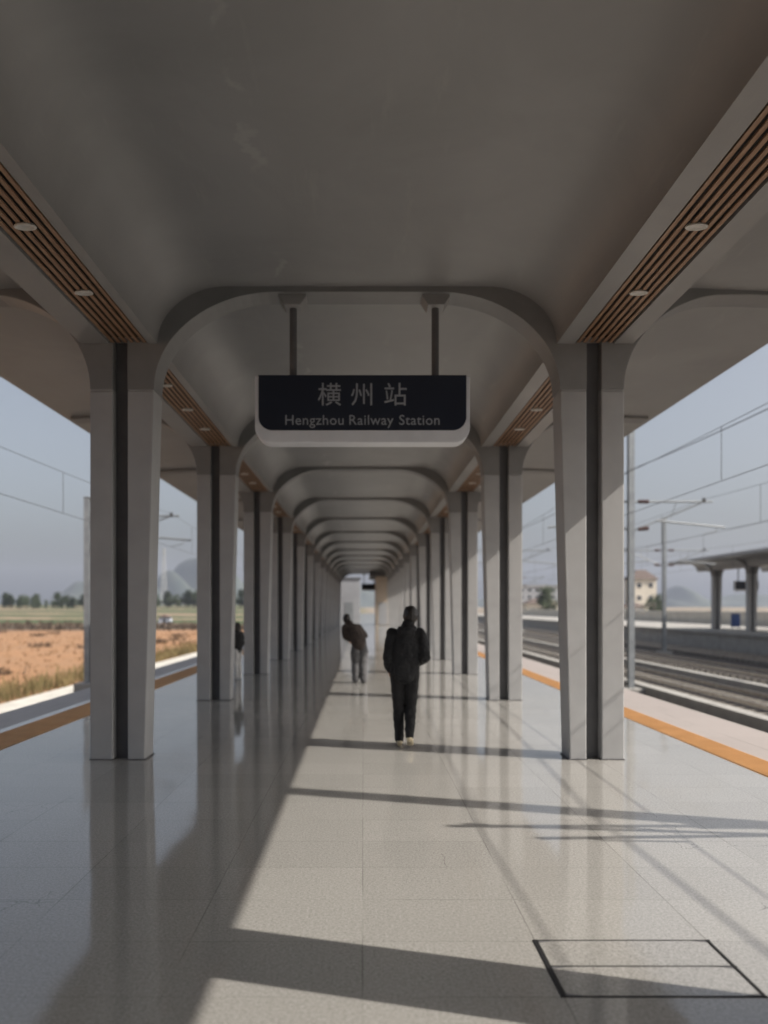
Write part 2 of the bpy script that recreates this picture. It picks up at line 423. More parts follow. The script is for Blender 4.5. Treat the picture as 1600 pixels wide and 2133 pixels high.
def pillar_meshes():
    out = []
    for s in (1, -1):
        a = MB(); H = 4.122
        def half(xa0, xb0, xa1, xb1):
            q = [(s * xa0, 0, 0), (s * xb0, 0, 0), (s * xb0, PD, 0), (s * xa0, PD, 0)]
            t = [(s * xa1, 0, H), (s * xb1, 0, H), (s * xb1, PD, H), (s * xa1, PD, H)]
            a.hexa(q, t)
        half(2.375, 2.565, 2.27, 2.565); half(2.73, 2.985, 2.73, 2.985)
        for x0, x1 in ((2.278, 2.565), (2.73, 2.978)): a.box(s * x0, s * x1, .007, PD - .007, 4.12, 4.15)
        g = MB(); g.box(s * 2.5645, s * 2.7305, .13, .23, .001, 4.70)
        ft = MB()
        ft.box(s * 2.362, s * 2.566, -.006, PD + .006, .001, .012); ft.box(s * 2.729, s * 2.991, -.006, PD + .006, .001, .012)
        out.append((a.mesh('pillar', M['paint'], .020), g.mesh('recess_strip', M['recess']), ft.mesh('base_joint', M['recess'])))
    return out
def slat_meshes(L, lights):
    out = []
    for s in (1, -1):
        sh = SHIFT if s < 0 else 0; b = MB(); b.box(s * 2.435 + sh, s * 2.865 + sh, 0, L, 4.722, 4.736)
        sm = MB(); n = 6; p = .425 / n
        for i in range(n):
            x = 2.4375 + p * (i + .5); sm.box(s * x + sh - .0175, s * x + sh + .0175, 0, L, 4.662, 4.678)
        out.append((sm.mesh('slat_panel', M['slat']), b.mesh('backing', M['black'])))
    d = MB(); d.lathe([(.04, .04), (.084, .008), (.089, 0), (.085, -.007), (.074, -.007), (.066, .005), (.001, .007)], (0, 0, 0), 28); d.v = [(x, y * .58, z) for x, y, z in d.v]
    return out, d.mesh('downlight', M['lamp'], smooth=True)
RIB = rib_meshes(); PIL = pillar_meshes(); SLT, DL = slat_meshes(BAY - PD, 3)
def canopy(label, cx, ks, y_start, y_end, lights=True, y_base=PY):
    t = thing('station_canopy', label, 'platform canopy', (cx, 0, 0))
    r = MB().prism(roof_profile(), y_start, y_end)
    me = r.mesh('vaulted_ceiling', M['ceiling'])
    for p in me.polygons: p.use_smooth = len(p.vertices) == 4
    if hasattr(me, 'set_sharp_from_angle'): me.set_sharp_from_angle(angle=R(22))
    link('vaulted_ceiling', me, t)
    for k in ks:
        y = y_base + BAY * k - (.42 if k < 0 and y_base == PY else 0)
        link('arch_rib', RIB[0], t, (0, y, 0))
        for i, s in enumerate((1, -1)):
            link('outer_rib', RIB[1 + i], t, (0, y, 0))
            p = link('pillar', PIL[i][0], t, (0, y, 0)); link('recess_strip', PIL[i][1], p); link('base_joint', PIL[i][2], p)
            sp = link('slat_panel', SLT[i][0], t, (0, y - BAY + PD, 0)); link('backing', SLT[i][1], sp)
            if lights and -1 <= k < 6:
                for off in (1.38, 2.63, 3.88):
                    link('downlight', DL, sp, (s * 2.65 + (SHIFT if s < 0 else 0), BAY - PD - off, 4.650))
    return t
canopy('long grey vaulted platform canopy overhead, with rows of grooved pillars and brown slatted strips', 0, range(-9, 14), -58, PY + BAY * 13 + PD + .35)
canopy('grey canopy with thick edge standing across the tracks on the opposite platform', 30.6, range(0, 7), 22, 63.2, False, 27.5)

# opposite platform
m = MB().prism([(25.1, 0), (36.1, 0), (36.1, GZ), (25.3, GZ), (25.3, -.16), (25.1, -.16)], -10, 230); struct(m.build('opposite_platform', M['concrete']))
def back_wall():
    t = thing('boundary_wall', 'pale cream boundary wall behind the opposite platform', 'wall', (37.2, 0, GZ))
    MB().box(0, .25, 18, 230, 0, 2.75).build('wall_body', M['cream_wall'], t)
    MB().box(-.06, .31, 18, 230, 2.75, 2.87).build('coping', M['pale_concrete'], t)
back_wall()

# end of the platform under the canopy
def stair_block():
    t = thing('stair_enclosure', 'tan stair enclosure at the far end of the colonnade, right of the bright gap', 'building', (1.75, 74, 0))
    MB().box(-.45, .62, 0, 9, 0, 4.7).build('wall', M['tan_wall'], t)
    MB().box(-1.05, .70, -.15, 9.1, 4.7, 5.18).build('roof', M['recess'], t)
    w_ = MB().box(-.2, .6, -.03, .02, .05, 2.2).build('door', M['grey_wall'], t)
    MB().tube([(.48, -.06, 1.0), (.48, -.06, 1.2)], .015).build('handle', M['galv'], w_)
stair_block()
def lift_block():
    t = thing('lift_shaft', 'grey lift shaft behind the last left pillars, left of the bright gap', 'building', (-1.55, 86, 0))
    MB().box(-1.0, 1.25, 0, 3, 0, 4.9).build('wall', M['grey_wall'], t)
    d = MB().box(-.45, .5, -.04, .02, .05, 2.3).build('door', M['galv'], t)
    MB().box(-1.08, 1.33, -.1, 3.1, 4.9, 5.1).build('roof', M['recess'], t)
lift_block()

# ------------------------------------------------------------------ hanging signs
def text_mesh(s, size, mat, spacing=1.0, depth=.004):
    cu = bpy.data.curves.new('text', 'FONT'); cu.body = s; cu.size = size; cu.align_x = 'CENTER'; cu.align_y = 'CENTER' if len(s) == 1 else 'BOTTOM_BASELINE'
    cu.space_character = spacing; cu.extrude = depth; cu.resolution_u = 3
    o = bpy.data.objects.new('text', cu); COL.objects.link(o)
    dg = bpy.context.evaluated_depsgraph_get(); dg.update()
    me = bpy.data.meshes.new_from_object(o.evaluated_get(dg))
    bpy.data.objects.remove(o); bpy.data.curves.remove(cu)
    me.transform(Matrix.Rotation(R(90), 4, 'X')); me.materials.clear(); me.materials.append(mat)
    return me
def rounded(w_, z0, z1, r, rt=.012):
    p = arc(w_ / 2 - r, z0 + r, r, r, 270, 360, 8) + [(w_ / 2, z1), (-w_ / 2, z1)] + arc(-w_ / 2 + r, z0 + r, r, r, 180, 270, 8)
    return p
def station_sign(label, loc, w_, z0, z1, zc, writing):
    t = thing('hanging_sign', label, 'station sign', loc)
    D = .26
    MB().prism(rounded(w_, z0, z1, .17), 0, D).build('casing', M['silver'], t, bevel=.012)
    p = MB().prism(rounded(w_ - .085, z0 + .135, z1 + .004, .15), -.014, .02).build('front_panel', M['navy'], t, bevel=.003)
    if writing:
        h = z1 - z0
        for i, ch in enumerate('\u6a2a\u5dde\u7ad9'): link('character', text_mesh(ch, .275, M['letter']), p, ((i - 1) * .37, -.018, z1 - .235))
        ms = [text_mesh(t_, .158, M['letter'], 1.05) for t_ in ('Hengzhou', 'Railway', 'Station')]
        ws = [max(v.co.x for v in q.vertices) - min(v.co.x for v in q.vertices) for q in ms]; x = -(sum(ws) + .13) / 2
        for q, wd in zip(ms, ws):
            lo = min(v.co.x for v in q.vertices); zl = min(v.co.z for v in q.vertices)
            link('word', q, p, (x - lo, -.018, z1 - .555)); x += wd + .065
    for x in (-.79, .83):
        x *= w_ / 2.42
        MB().tube([(x, D / 2, z1 - .02), (x, D / 2, zc)], .042, 14).build('hanger_pole', M['recess'], t, smooth=False)
        MB().prism([(x - .155, zc + .02), (x - .155, zc - .03), (x - .09, zc - .125), (x + .09, zc - .125), (x + .155, zc - .03), (x + .155, zc + .02)], D / 2 - .13, D / 2 + .13).build('bracket', M['ceiling'], t, bevel=.008)
station_sign('dark navy station name sign with rounded lower corners hanging from the first arch', (.06, 8.64, 0), 2.42, 3.56, 4.31, 5.235, True)
station_sign('small dark sign hanging in the bright gap at the far end of the colonnade', (.62, 80.2, 0), 1.5, 3.5, 4.2, 5.235, False)
station_sign('blue hanging sign under the canopy across the tracks', (30.3, 60.55, 0), 1.9, 3.0, 3.8, 5.235, False)

# ------------------------------------------------------------------ overhead line
def wire_pts(x, z, y0, y1, sag, n=14):
    return [(x, y0 + (y1 - y0) * i / n, z - sag * 4 * (i / n) * (1 - i / n)) for i in range(n + 1)]
def overhead_line(x, ys, zm, zc, sag, label):
    t = thing('overhead_line', label, 'overhead wire', (x, 0, 0), 0, 'overhead wires above the tracks')
    a = MB(); b = MB()
    for y0, y1 in zip(ys, ys[1:]):
        a.tube(wire_pts(0, zm, y0, y1, sag), .007, 5); b.tube(wire_pts(0, zc, y0, y1, .02), .0075, 5)
    a.build('messenger_wire', M['cable'], t); b.build('contact_wire', M['cable'], t)
    for y0, y1 in zip(ys, ys[1:]):
        n = max(2, int((y1 - y0) / 7))
        for i in range(n):
            u = (i + .5) / n
            y = y0 + (y1 - y0) * u; z = zm - sag * 4 * u * (1 - u)
            if y < 110: MB().tube([(0, y, zc), (0, y, z)], .007, 5).build('dropper', M['cable'], t)
LY = (-20.3, 29.7, 79.7, 130, 180, 240); RY = (-20, 4.08, 27.8, 51.4, 98, 146, 194, 240)
ZM, ZC = 5.38, 4.05
overhead_line(-7.35, LY, 5.33, ZC, .42, 'thin overhead wires with droppers above the left track, against the pale sky')
overhead_line(7.5, RY, 5.62, 4.35, .16, 'overhead wires above the track next to the right platform edge')
overhead_line(12.4, RY, 5.62, 4.35, .16, 'overhead wires above the second track from the right platform edge')
overhead_line(17.6, RY, 5.62, 4.35, .16, 'overhead wires above the third track out')
overhead_line(22.9, RY, 5.62, 4.35, .16, 'overhead wires above the track beside the opposite platform')
m = MB()
for y0, y1 in zip(RY, RY[1:]): m.tube(wire_pts(9.75, 6.7, y0, y1, .25), .014, 5)
tag(m.build('feeder_cable', M['cable']), 'single feeder cable strung along the tops of the grey masts', 'cable')

def cantilever(t, side, reach, zm, zc):
    s = side; g = MB(); g.tube([(s * .1, 0, zm - .08), (s * (reach + .3), 0, zm - .08)], .038, 8)
    g.tube([(s * .1, 0, zc + .15), (s * (reach - .1), 0, zm - .12)], .032, 8)
    g.tube([(s * .35 * reach, 0, zc + .15 + (zm - zc - .27) * .35), (s * (reach + .75), 0, zc + .26)], .038, 8)
    g.tube([(s * (reach + .45), 0, zc + .3), (s * (reach + .45), 0, zc + .12), (s * reach, 0, zc + .02)], .016, 6)
    g.tube([(s * reach * .62, 0, zm - .1), (s * reach * .55, 0, zc + .62)], .015, 6)
    g.build('cantilever', M['galv'], t)
    for z in (zm - .08, zc + .18):
        i = MB(); dz = 0 if z > 5 else .08
        for k in range(7):
            x = .28 + k * .055; i.tube([(s * x, 0, z + dz * (x - .1)), (s * (x + .02), 0, z + dz * (x - .1))], .075, 10)
        i.build('insulator', M['insulator'], t)
    c = MB().box(min(s * reach - .05, s * reach + .05), max(s * reach - .05, s * reach + .05), -.04, .04, zm - .12, zm + .05); c.build('clamp', M['cable'], t)
def mast(x, y, top, label, arms, w_=.21, group='catenary masts beside the tracks'):
    t = thing('catenary_mast', label, 'mast', (x, y, 0), 0, group)
    p = MB(); h = w_ / 2; f = .018                      # H section
    z0 = GZ + .1
    p.box(-h, h, -h, -h + f, z0, top); p.box(-h, h, h - f, h, z0, top); p.box(-.01, .01, -h + f, h - f, z0, top)
    p.build('mast_post', M['galv'], t)
    MB().box(-.4, .4, -.4, .4, GZ, GZ + .35).build('foundation', M['concrete'], t, bevel=.03)
    MB().box(-h - .02, h + .02, -h - .02, h + .02, top, top + .03).build('cap', M['galv'], t)
    for a in arms: cantilever(t, *a)
    return t
mast(-10.6, 29.7, 5.95, 'grey mast on the left side of the railway, seen beside the left front pillar', [(1, 3.25, 5.33, ZC)])
mast(-10.6, 79.7, 6.1, 'grey mast further back along the left track', [(1, 3.25, 5.33, ZC)])
mast(-10.6, -20.3, 6.1, 'grey left-hand mast behind the photographer', [(1, 3.25, 5.33, ZC)])
for y, l in ((4.08, 'grey mast close by on the right, whose thin shadow crosses the sunlit floor'), (27.8, 'tall grey mast just right of the front right pillar'), (51.4, 'grey mast further down between the tracks, seen through the right pillars'), (98, 'small distant grey mast between the near tracks')):
    mast(9.75, y, 9.2, l, [(-1, 2.25, 5.62, 4.35), (1, 2.65, 5.62, 4.35)])
for y, l in ((51.4, 'grey mast with brown insulators standing between the outer tracks, left of the opposite canopy'), (98, 'distant grey mast between the outer tracks'), (27.8, 'grey mast between the outer tracks on the far right')):
    mast(20.2, y, 7.7, l, [(-1, 2.6, 5.62, 4.35), (1, 2.7, 5.62, 4.35)])

# ------------------------------------------------------------------ people
def fuse(name, caps, mat, voxel=.010, smooth=6, folds=0, fold_size=.12, parent=None):
    """one continuous skin grown round tapered limbs: caps are (p0, r0, p1, r1), a radius may be (across, deep)"""
    m = MB()
    for p0, r0, p1, r1 in caps:
        p0, p1 = Vector(p0), Vector(p1); a0, a1 = [(r if isinstance(r, tuple) else (r, r)) for r in (r0, r1)]
        d = p1 - p0; L = d.length; d = d.normalized() if L > 1e-6 else Vector((0, 0, 1))
        side = Vector((1, 0, 0)) - d * d.x
        side = side.normalized() if side.length > .2 else Vector((0, 0, 1)).cross(d).normalized()
        dep = d.cross(side); rings = []
        def ring(c, ra, k): rings.append((c, ra[0] * k, ra[1] * k))
        for t in (80, 55, 30): ring(p0 - d * min(a0) * math.sin(R(t)), a0, math.cos(R(t)))
        for u in (0, .33, .67, 1): ring(p0 + d * L * u, (a0[0] + (a1[0] - a0[0]) * u, a0[1] + (a1[1] - a0[1]) * u), 1)
        for t in (30, 55, 80): ring(p1 + d * min(a1) * math.sin(R(t)), a1, math.cos(R(t)))
        o = len(m.v); sg = 14
        for c, ax, ay in rings:
            for k in range(sg):
                t = 2 * math.pi * k / sg; m.v.append(tuple(c + side * math.cos(t) * ax + dep * math.sin(t) * ay))
        for i in range(len(rings) - 1):
            for k in range(sg):
                k2 = (k + 1) % sg; m.f.append((o + i * sg + k, o + i * sg + k2, o + (i + 1) * sg + k2, o + (i + 1) * sg + k))
        m.f.append(tuple(o + k for k in reversed(range(sg)))); m.f.append(tuple(o + (len(rings) - 1) * sg + k for k in range(sg)))
    o = link('temporary', m.mesh('temporary', mat))
    rm = o.modifiers.new('Remesh', 'REMESH'); rm.mode = 'VOXEL'; rm.voxel_size = voxel; rm.use_smooth_shade = True
    sm = o.modifiers.new('Smooth', 'SMOOTH'); sm.iterations = smooth; sm.factor = .5
    if folds:
        tx = bpy.data.textures.new('folds', 'CLOUDS'); tx.noise_scale = fold_size; tx.noise_depth = 2
        dm = o.modifiers.new('Displace', 'DISPLACE'); dm.texture = tx; dm.strength = folds; dm.mid_level = .5
    dg = bpy.context.evaluated_depsgraph_get(); dg.update()
    out = bpy.data.meshes.new_from_object(o.evaluated_get(dg)); out.name = name
    bpy.data.objects.remove(o); out.materials.clear(); out.materials.append(mat)
    for p in out.polygons: p.use_smooth = True
    return link(name, out, parent)
def chain(*pr):
    return [(pr[i][0], pr[i][1], pr[i + 1][0], pr[i + 1][1]) for i in range(len(pr) - 1)]

def person(label, loc, rz, h, mt, pose, voxel=.009):
    k = h / 1.70; bend = pose.get('bend', (0, 0, 0))
    def P(x, y, z):                                       # bends everything above the hips, then scales
        b = max(0, z - .98); return Vector((x + bend[0] * b, y + bend[1] * b, z - bend[2] * b)) * k
    def r(*a): return tuple(v * k for v in a) if len(a) > 1 else a[0] * k
    hx, hy = pose.get('head', (0, .02))
    nk = P(hx * .4, .005, 1.47); hd = P(hx, hy, 1.585)
    L = {}
    for s, n in ((1, 'r'), (-1, 'l')):
        L[n] = dict(sh=P(s * .165, -.005, 1.375), el=P(*pose[n + '_elbow']), wr=P(*pose[n + '_wrist']), hip=Vector((s * .085, 0, .90)) * k, kn=Vector(pose[n + '_knee']) * k, an=Vector(pose[n + '_ankle']) * k, toe=Vector(pose[n + '_toe']) * k)
    # --- the body, one surface from head to fingers and feet
    b = chain((P(0, 0, .93), r(.145, .10)), (P(0, 0, 1.08), r(.12, .09)), (P(0, 0, 1.28), r(.145, .10)), (P(hx * .2, -.005, 1.40), r(.085, .07)), (nk, r(.052)), (hd + Vector((0, -.008, -.045)) * k, r(.058, .066)))
    b += [(hd + Vector((0, -.012, .01)) * k, r(.074, .092), hd + Vector((0, -.012, .045)) * k, r(.070, .088)),       # skull
          (hd + Vector((0, .035, -.055)) * k, r(.045, .040), hd + Vector((0, .045, -.075)) * k, r(.030, .026)),     # jaw and chin
          (hd + Vector((0, .082, .020)) * k, r(.010), hd + Vector((0, .098, -.018)) * k, r(.014))]                  # nose
    for s in (1, -1): b.append((hd + Vector((s * .078, -.012, .012)) * k, r(.010, .018), hd + Vector((s * .076, -.006, -.028)) * k, r(.008, .012)))
    for n, s in (('r', 1), ('l', -1)):
        q = L[n]; b += chain((P(s * .08, 0, 1.35), r(.07)), (q['sh'], r(.056)), (q['el'], r(.040)), (q['wr'], r(.026)))
        b += chain((q['hip'], r(.085)), (q['kn'], r(.052)), (q['an'], r(.036)), (q['toe'], r(.034, .026)))
        d = (q['wr'] - q['el']).normalized(); ac = Vector((0, 0, 1)) - d * d.z
        ac = (ac if ac.length > .5 else Vector((0, 1, 0)) - d * d.y).normalized(); cu = d.cross(ac) * (1 if d.cross(ac).x * s < 0 else -1)
        palm = q['wr'] + d * .055 * k; b.append((q['wr'], r(.024), palm + d * .02 * k, r(.022)))
        for a, ln in ((.030, .066), (.010, .076), (-.010, .071), (-.029, .056)):
            p0 = q['wr'] + d * .03 * k + ac * a * .7 * k; p1 = palm + d * .035 * k + ac * a * k
            p2 = p1 + (d * .85 + cu * .5).normalized() * ln * .5 * k; p3 = p2 + (d * .4 + cu * .9).normalized() * ln * .45 * k
            b += chain((p0, r(.013)), (p1, r(.0105)), (p2, r(.0095)), (p3, r(.008)))
        t0 = q['wr'] + d * .03 * k + ac * .025 * k; t1 = t0 + (d * .6 + ac * .7 + cu * .4).normalized() * .045 * k; t2 = t1 + (d * .9 + cu * .5).normalized() * .03 * k
        b += chain((t0, r(.014)), (t1, r(.011)), (t2, r(.009)))
    body = fuse('person', b, mt['skin'], .007, 3); body.location = loc; body.rotation_euler = (0, 0, rz); tag(body, label, 'person')
    for s in (1, -1): fuse('eye', [(hd + Vector((s * .030 - .004, .074, .012)) * k, r(.006), hd + Vector((s * .030 + .004, .074, .012)) * k, r(.006))], M['hair'], .002, 1, parent=body)
    fuse('mouth', [(hd + Vector((-.018, .076, -.052)) * k, r(.005), hd + Vector((.018, .076, -.052)) * k, r(.005))], mt.get('lips', M['brown_coat']), .002, 1, parent=body)
    # --- hair: crown, back and sides, the face left free
    hr = [(hd + Vector((0, -.030, .020)) * k, r(.097, .100), hd + Vector((0, -.018, .062)) * k, r(.090, .102)),
          (hd + Vector((0, -.055, -.03)) * k, r(.070, .050), hd + Vector((0, -.050, -.07)) * k, r(.055, .035)), (hd + Vector((-.03, .045, .085)) * k, r(.04), hd + Vector((.03, .045, .085)) * k, r(.04))]
    if mt.get('long_hair'): hr += [(hd + Vector((0, -.065, -.02)) * k, r(.085, .05), hd + Vector((0, -.085, -.27)) * k, r(.075, .04))]
    fuse('hair', hr, M['hair'], .008, 3, .018 * k, .03, body)
    # --- jacket
    w = mt.get('loose', 1.0); hem = mt.get('hem', .90)
    j = chain((P(0, -.005, hem), r(.170 * w, .135 * w)), (P(0, -.005, 1.03), r(.180 * w, .145 * w)), (P(0, -.01, 1.20), r(.188 * w, .150 * w)), (P(0, -.01, 1.33), r(.170 * w, .130 * w)), (P(hx * .25, -.01, 1.415), r(.105, .095)), (nk + Vector((0, -.012, .0)) * k, r(.085, .085)), (nk + Vector((0, -.012, .035)) * k, r(.078, .080)))
    if mt.get('hood'): j += chain((P(-.085, -.03, 1.46), r(.032)), (P(-.07, -.105, 1.435), r(.045)), (P(0, -.135, 1.405), r(.06)), (P(.07, -.105, 1.435), r(.045)), (P(.085, -.03, 1.46), r(.032)))
    for n, s in (('r', 1), ('l', -1)):
        q = L[n]; mid = (q['sh'] + q['el']) / 2; fo = (q['el'] + q['wr']) / 2; cf = q['el'] + (q['wr'] - q['el']) * .96
        j += chain((P(s * .10, -.008, 1.345), r(.092 * w)), (q['sh'], r(.080 * w)), (mid, r(.076 * w)), (q['el'], r(.068 * w)), (fo, r(.062 * w)), (cf, r(.046 * w)))
    fuse('jacket', j, mt['top'], voxel, 4, .035 * k, .085, body)
    # --- trousers
    wd = mt.get('wide', 1.0)
    t = [(P(0, 0, 1.02), r(.14, .11), Vector((0, -.01, .90)) * k, r(.148, .125))]
    for n in ('r', 'l'):
        q = L[n]; th = q['hip'] + (q['kn'] - q['hip']) * .4; ca = q['kn'] + (q['an'] - q['kn']) * .45; cf = q['an'] + Vector((0, -.004, .0)) * k
        t += chain((q['hip'], r(.102)), (th, r(.090 * wd)), (q['kn'], r(.072 * wd)), (ca, r(.068 * wd)), (cf, r(.056 * wd)))
    fuse('trousers', t, mt['bottom'], voxel, 4, .026 * k, .075, body)
    for n in ('r', 'l'):
        q = L[n]; d = q['toe'] - q['an']; fl = Vector((d.x, d.y, 0)).normalized()
        heel = q['an'] - fl * .035 * k - Vector((0, 0, .045)) * k; ball = q['toe'] - fl * .03 * k + Vector((0, 0, .008)) * k
        sh = chain((heel, r(.036, .036)), (q['an'] * .45 + q['toe'] * .55, r(.042, .036)), (ball, r(.046, .033)), (q['toe'] + fl * .03 * k, r(.036, .026))) + [(heel, r(.036), q['an'] + Vector((0, 0, -.01)) * k, r(.044))]
        fuse('shoe', sh, mt['shoe'], .007, 3, parent=body)
    return body
WALK = dict(r_elbow=(.245, -.075, 1.115), r_wrist=(.175, .145, 1.03), l_elbow=(-.205, -.045, 1.105), l_wrist=(-.185, .105, .935),
            r_knee=(.075, .03, .50), r_ankle=(.060, -.15, .165), r_toe=(.070, -.035, .045), l_knee=(-.075, .035, .49), l_ankle=(-.065, .06, .085), l_toe=(-.075, .20, .030),
            head=(.045, .035), bend=(.045, .03, 0))
person('person in black hooded jacket, black trousers and cream shoes walking away', (.575, 9.40, 0), R(-3), 1.69,
       dict(skin=M['skin'], top=M['jacket'], bottom=M['trousers'], shoe=M['cream_shoe'], hood=True, loose=1.04), WALK)
LEAN = dict(r_elbow=(.24, .08, 1.16), r_wrist=(.10, .27, 1.08), l_elbow=(-.26, .06, 1.14), l_wrist=(-.20, .28, 1.02),
            r_knee=(.09, .03, .49), r_ankle=(.10, -.02, .085), r_toe=(.11, .12, .030), l_knee=(-.08, .05, .49), l_ankle=(-.09, .02, .085), l_toe=(-.11, .16, .030),
            head=(-.02, .06), bend=(-.42, .42, .12))
person('person in dark brown top and wide grey trousers bending to the left in the distance', (-.02, 17.3, 0), R(8), 1.60,
       dict(skin=M['skin'], top=M['brown_coat'], bottom=M['grey_cloth'], shoe=M['rubber'], wide=1.5, loose=1.05), LEAN, .011)
STAND = dict(r_elbow=(.22, -.02, 1.12), r_wrist=(.21, .07, .88), l_elbow=(-.22, -.02, 1.12), l_wrist=(-.21, .06, .88),
             r_knee=(.08, .02, .49), r_ankle=(.08, -.02, .085), r_toe=(.10, .13, .030), l_knee=(-.08, .02, .49), l_ankle=(-.08, -.02, .085), l_toe=(-.10, .13, .030), head=(0, .02))
person('person with dark hair and dark top with pale trousers, half hidden between the left pillars', (-2.93, 18.3, 0), R(60), 1.33,
       dict(skin=M['skin'], top=M['trousers'], bottom=M['pale_cloth'], shoe=M['pale_cloth'], long_hair=True, wide=1.15), STAND, .011)

# ------------------------------------------------------------------ fields on the left
def blades(n, place, hmin, hmax, wd, name, mat, lean=.25, per=1):
    m = MB()
    for _ in range(n):
        x, y, z = place(); h = random.uniform(hmin, hmax)
        for _k in range(per):
            a = random.uniform(0, 6.283); ln = random.uniform(0, lean) * h; b = random.uniform(0, 6.283)
            bx, by = x + random.gauss(0, .12) * (per > 1), y + random.gauss(0, .12) * (per > 1)
            hh = h * random.uniform(.6, 1); w2 = wd * random.uniform(.6, 1.3); o = len(m.v)
            m.v += [(bx - math.cos(a) * w2, by - math.sin(a) * w2, z), (bx + math.cos(a) * w2, by + math.sin(a) * w2, z),
                    (bx + math.cos(a) * w2 * .6 + math.cos(b) * ln * .4, by + math.sin(a) * w2 * .6 + math.sin(b) * ln * .4, z + hh * .6), (bx + math.cos(b) * ln, by + math.sin(b) * ln, z + hh)]
            m.f += [(o, o + 1, o + 2), (o, o + 2, o + 3)]
    return struct(m.build(name, mat, recalc=False), 'stuff')
def reed_spot():
    y = random.uniform(8, 110) ; x = -17.7 - abs(random.gauss(0, 1.7)); return x, y, gz(x, y)
blades(4200, reed_spot, .35, 1.05, .022, 'reeds', M['blade'], .3, 2)
def tuft_spot():
    y = 8 + 140 * random.random() ** 1.3; x = -20 - (20 + y * .9) * random.random(); return x, y, gz(x, y)
blades(4200, tuft_spot, .12, .42, .06, 'dry_grass', M['tuft'], .8, 4)
def shrub_spot():
    y = 30 + 120 * random.random(); x = -21 - (15 + y * .9) * random.random(); return x, y, gz(x, y)
SHR = [shrub_spot() for _ in range(95)]
def in_shrub():
    x, y, z = random.choice(SHR); return x + random.gauss(0, .7), y + random.gauss(0, .5), z
blades(2600, in_shrub, .3, .9, .05, 'low_scrub', mottled('scrub_stems', (.07, .045, .03), (.15, .095, .06), .95, .3), .8, 4)
def brush_spot():
    y = random.uniform(158, 200); x = -random.uniform(20, 190); return x, y, gz(x, y)
blades(1700, brush_spot, .5, 1.3, .22, 'dark_brush', mottled('brush_stems', (.06, .045, .03), (.12, .085, .06), .95, .3), .7, 5)

def tree_proto(h, slim, n, label, cat='tree', group=None):
    t = thing('tree', label, cat, (0, 0, 0), 0, group)
    MB().tube([(0, 0, -.5), (.05, 0, h * .3), (.02, .05, h * .62), (0, 0, h * .9)], [h * .03, h * .022, h * .014, h * .004], 7).build('trunk', M['bark'], t)
    lm = MB(); cl = []
    for i in range(26):
        u = random.random(); z = h * (.22 + .76 * u); rad = slim * h * (1 - abs(u - .35) ** 1.4) * random.uniform(.3, 1) * .5
        a = random.uniform(0, 6.283); cl.append((rad * math.cos(a), rad * math.sin(a), z))
        lm_len = .0
    br = MB()
    for c in cl[:9]: br.tube([(0, 0, c[2] * .75), (c[0] * .6, c[1] * .6, c[2] * .9), c], [h * .008, h * .005, h * .002], 5)
    br.build('limbs', M['bark'], t)
    for _ in range(n):
        c = random.choice(cl); s = h * .055 * random.uniform(.5, 1.2)
        p = Vector(c) + Vector((random.gauss(0, 1), random.gauss(0, 1), random.gauss(0, .9))) * h * .075
        d1 = Vector((random.gauss(0, 1), random.gauss(0, 1), random.gauss(0, 1))).normalized(); d2 = d1.orthogonal().normalized()
        o = len(lm.v); lm.v += [tuple(p - d1 * s), tuple(p + d2 * s * .5), tuple(p + d1 * s), tuple(p - d2 * s * .5)]; lm.f.append((o, o + 1, o + 2, o + 3))
    lm.build('crown', M['leaf'], t, recalc=False)
    return t
protos = [tree_proto(9, .42, 900, 'dark tree in the distant treeline behind the left fields', group='trees along the far edge of the fields'),
          tree_proto(7.5, .62, 900, 'dark tree in the distant treeline behind the left fields', group='trees along the far edge of the fields')]
index_kids()
spots = []
for i in range(58): spots.append((-128 + i * 1.75 + random.uniform(-1.2, 1.2), 455 + random.uniform(-14, 14)))
for i in range(50): spots.append((-235 + i * 1.9 + random.uniform(-1.3, 1.3), 400 + random.uniform(-12, 12)))
for i, (x, y) in enumerate(spots):
    o = protos[i] if i < 2 else copy_tree(protos[i % 2])
    s = random.uniform(.55, 1.2) * (1.0 if x > -130 else .8); o.location = (x, y, gz(x, y)); o.scale = (s, s, s); o.rotation_euler = (0, 0, random.uniform(0, 6.28))
rt = tree_proto(8, .6, 1100, 'dark bushy tree beside the grey building beyond the right-hand tracks'); rt.location = (48, 200, -1.4)
rt = tree_proto(6, .8, 1100, 'low dark tree in front of the cream house across the tracks'); rt.location = (72, 190, -1.4)

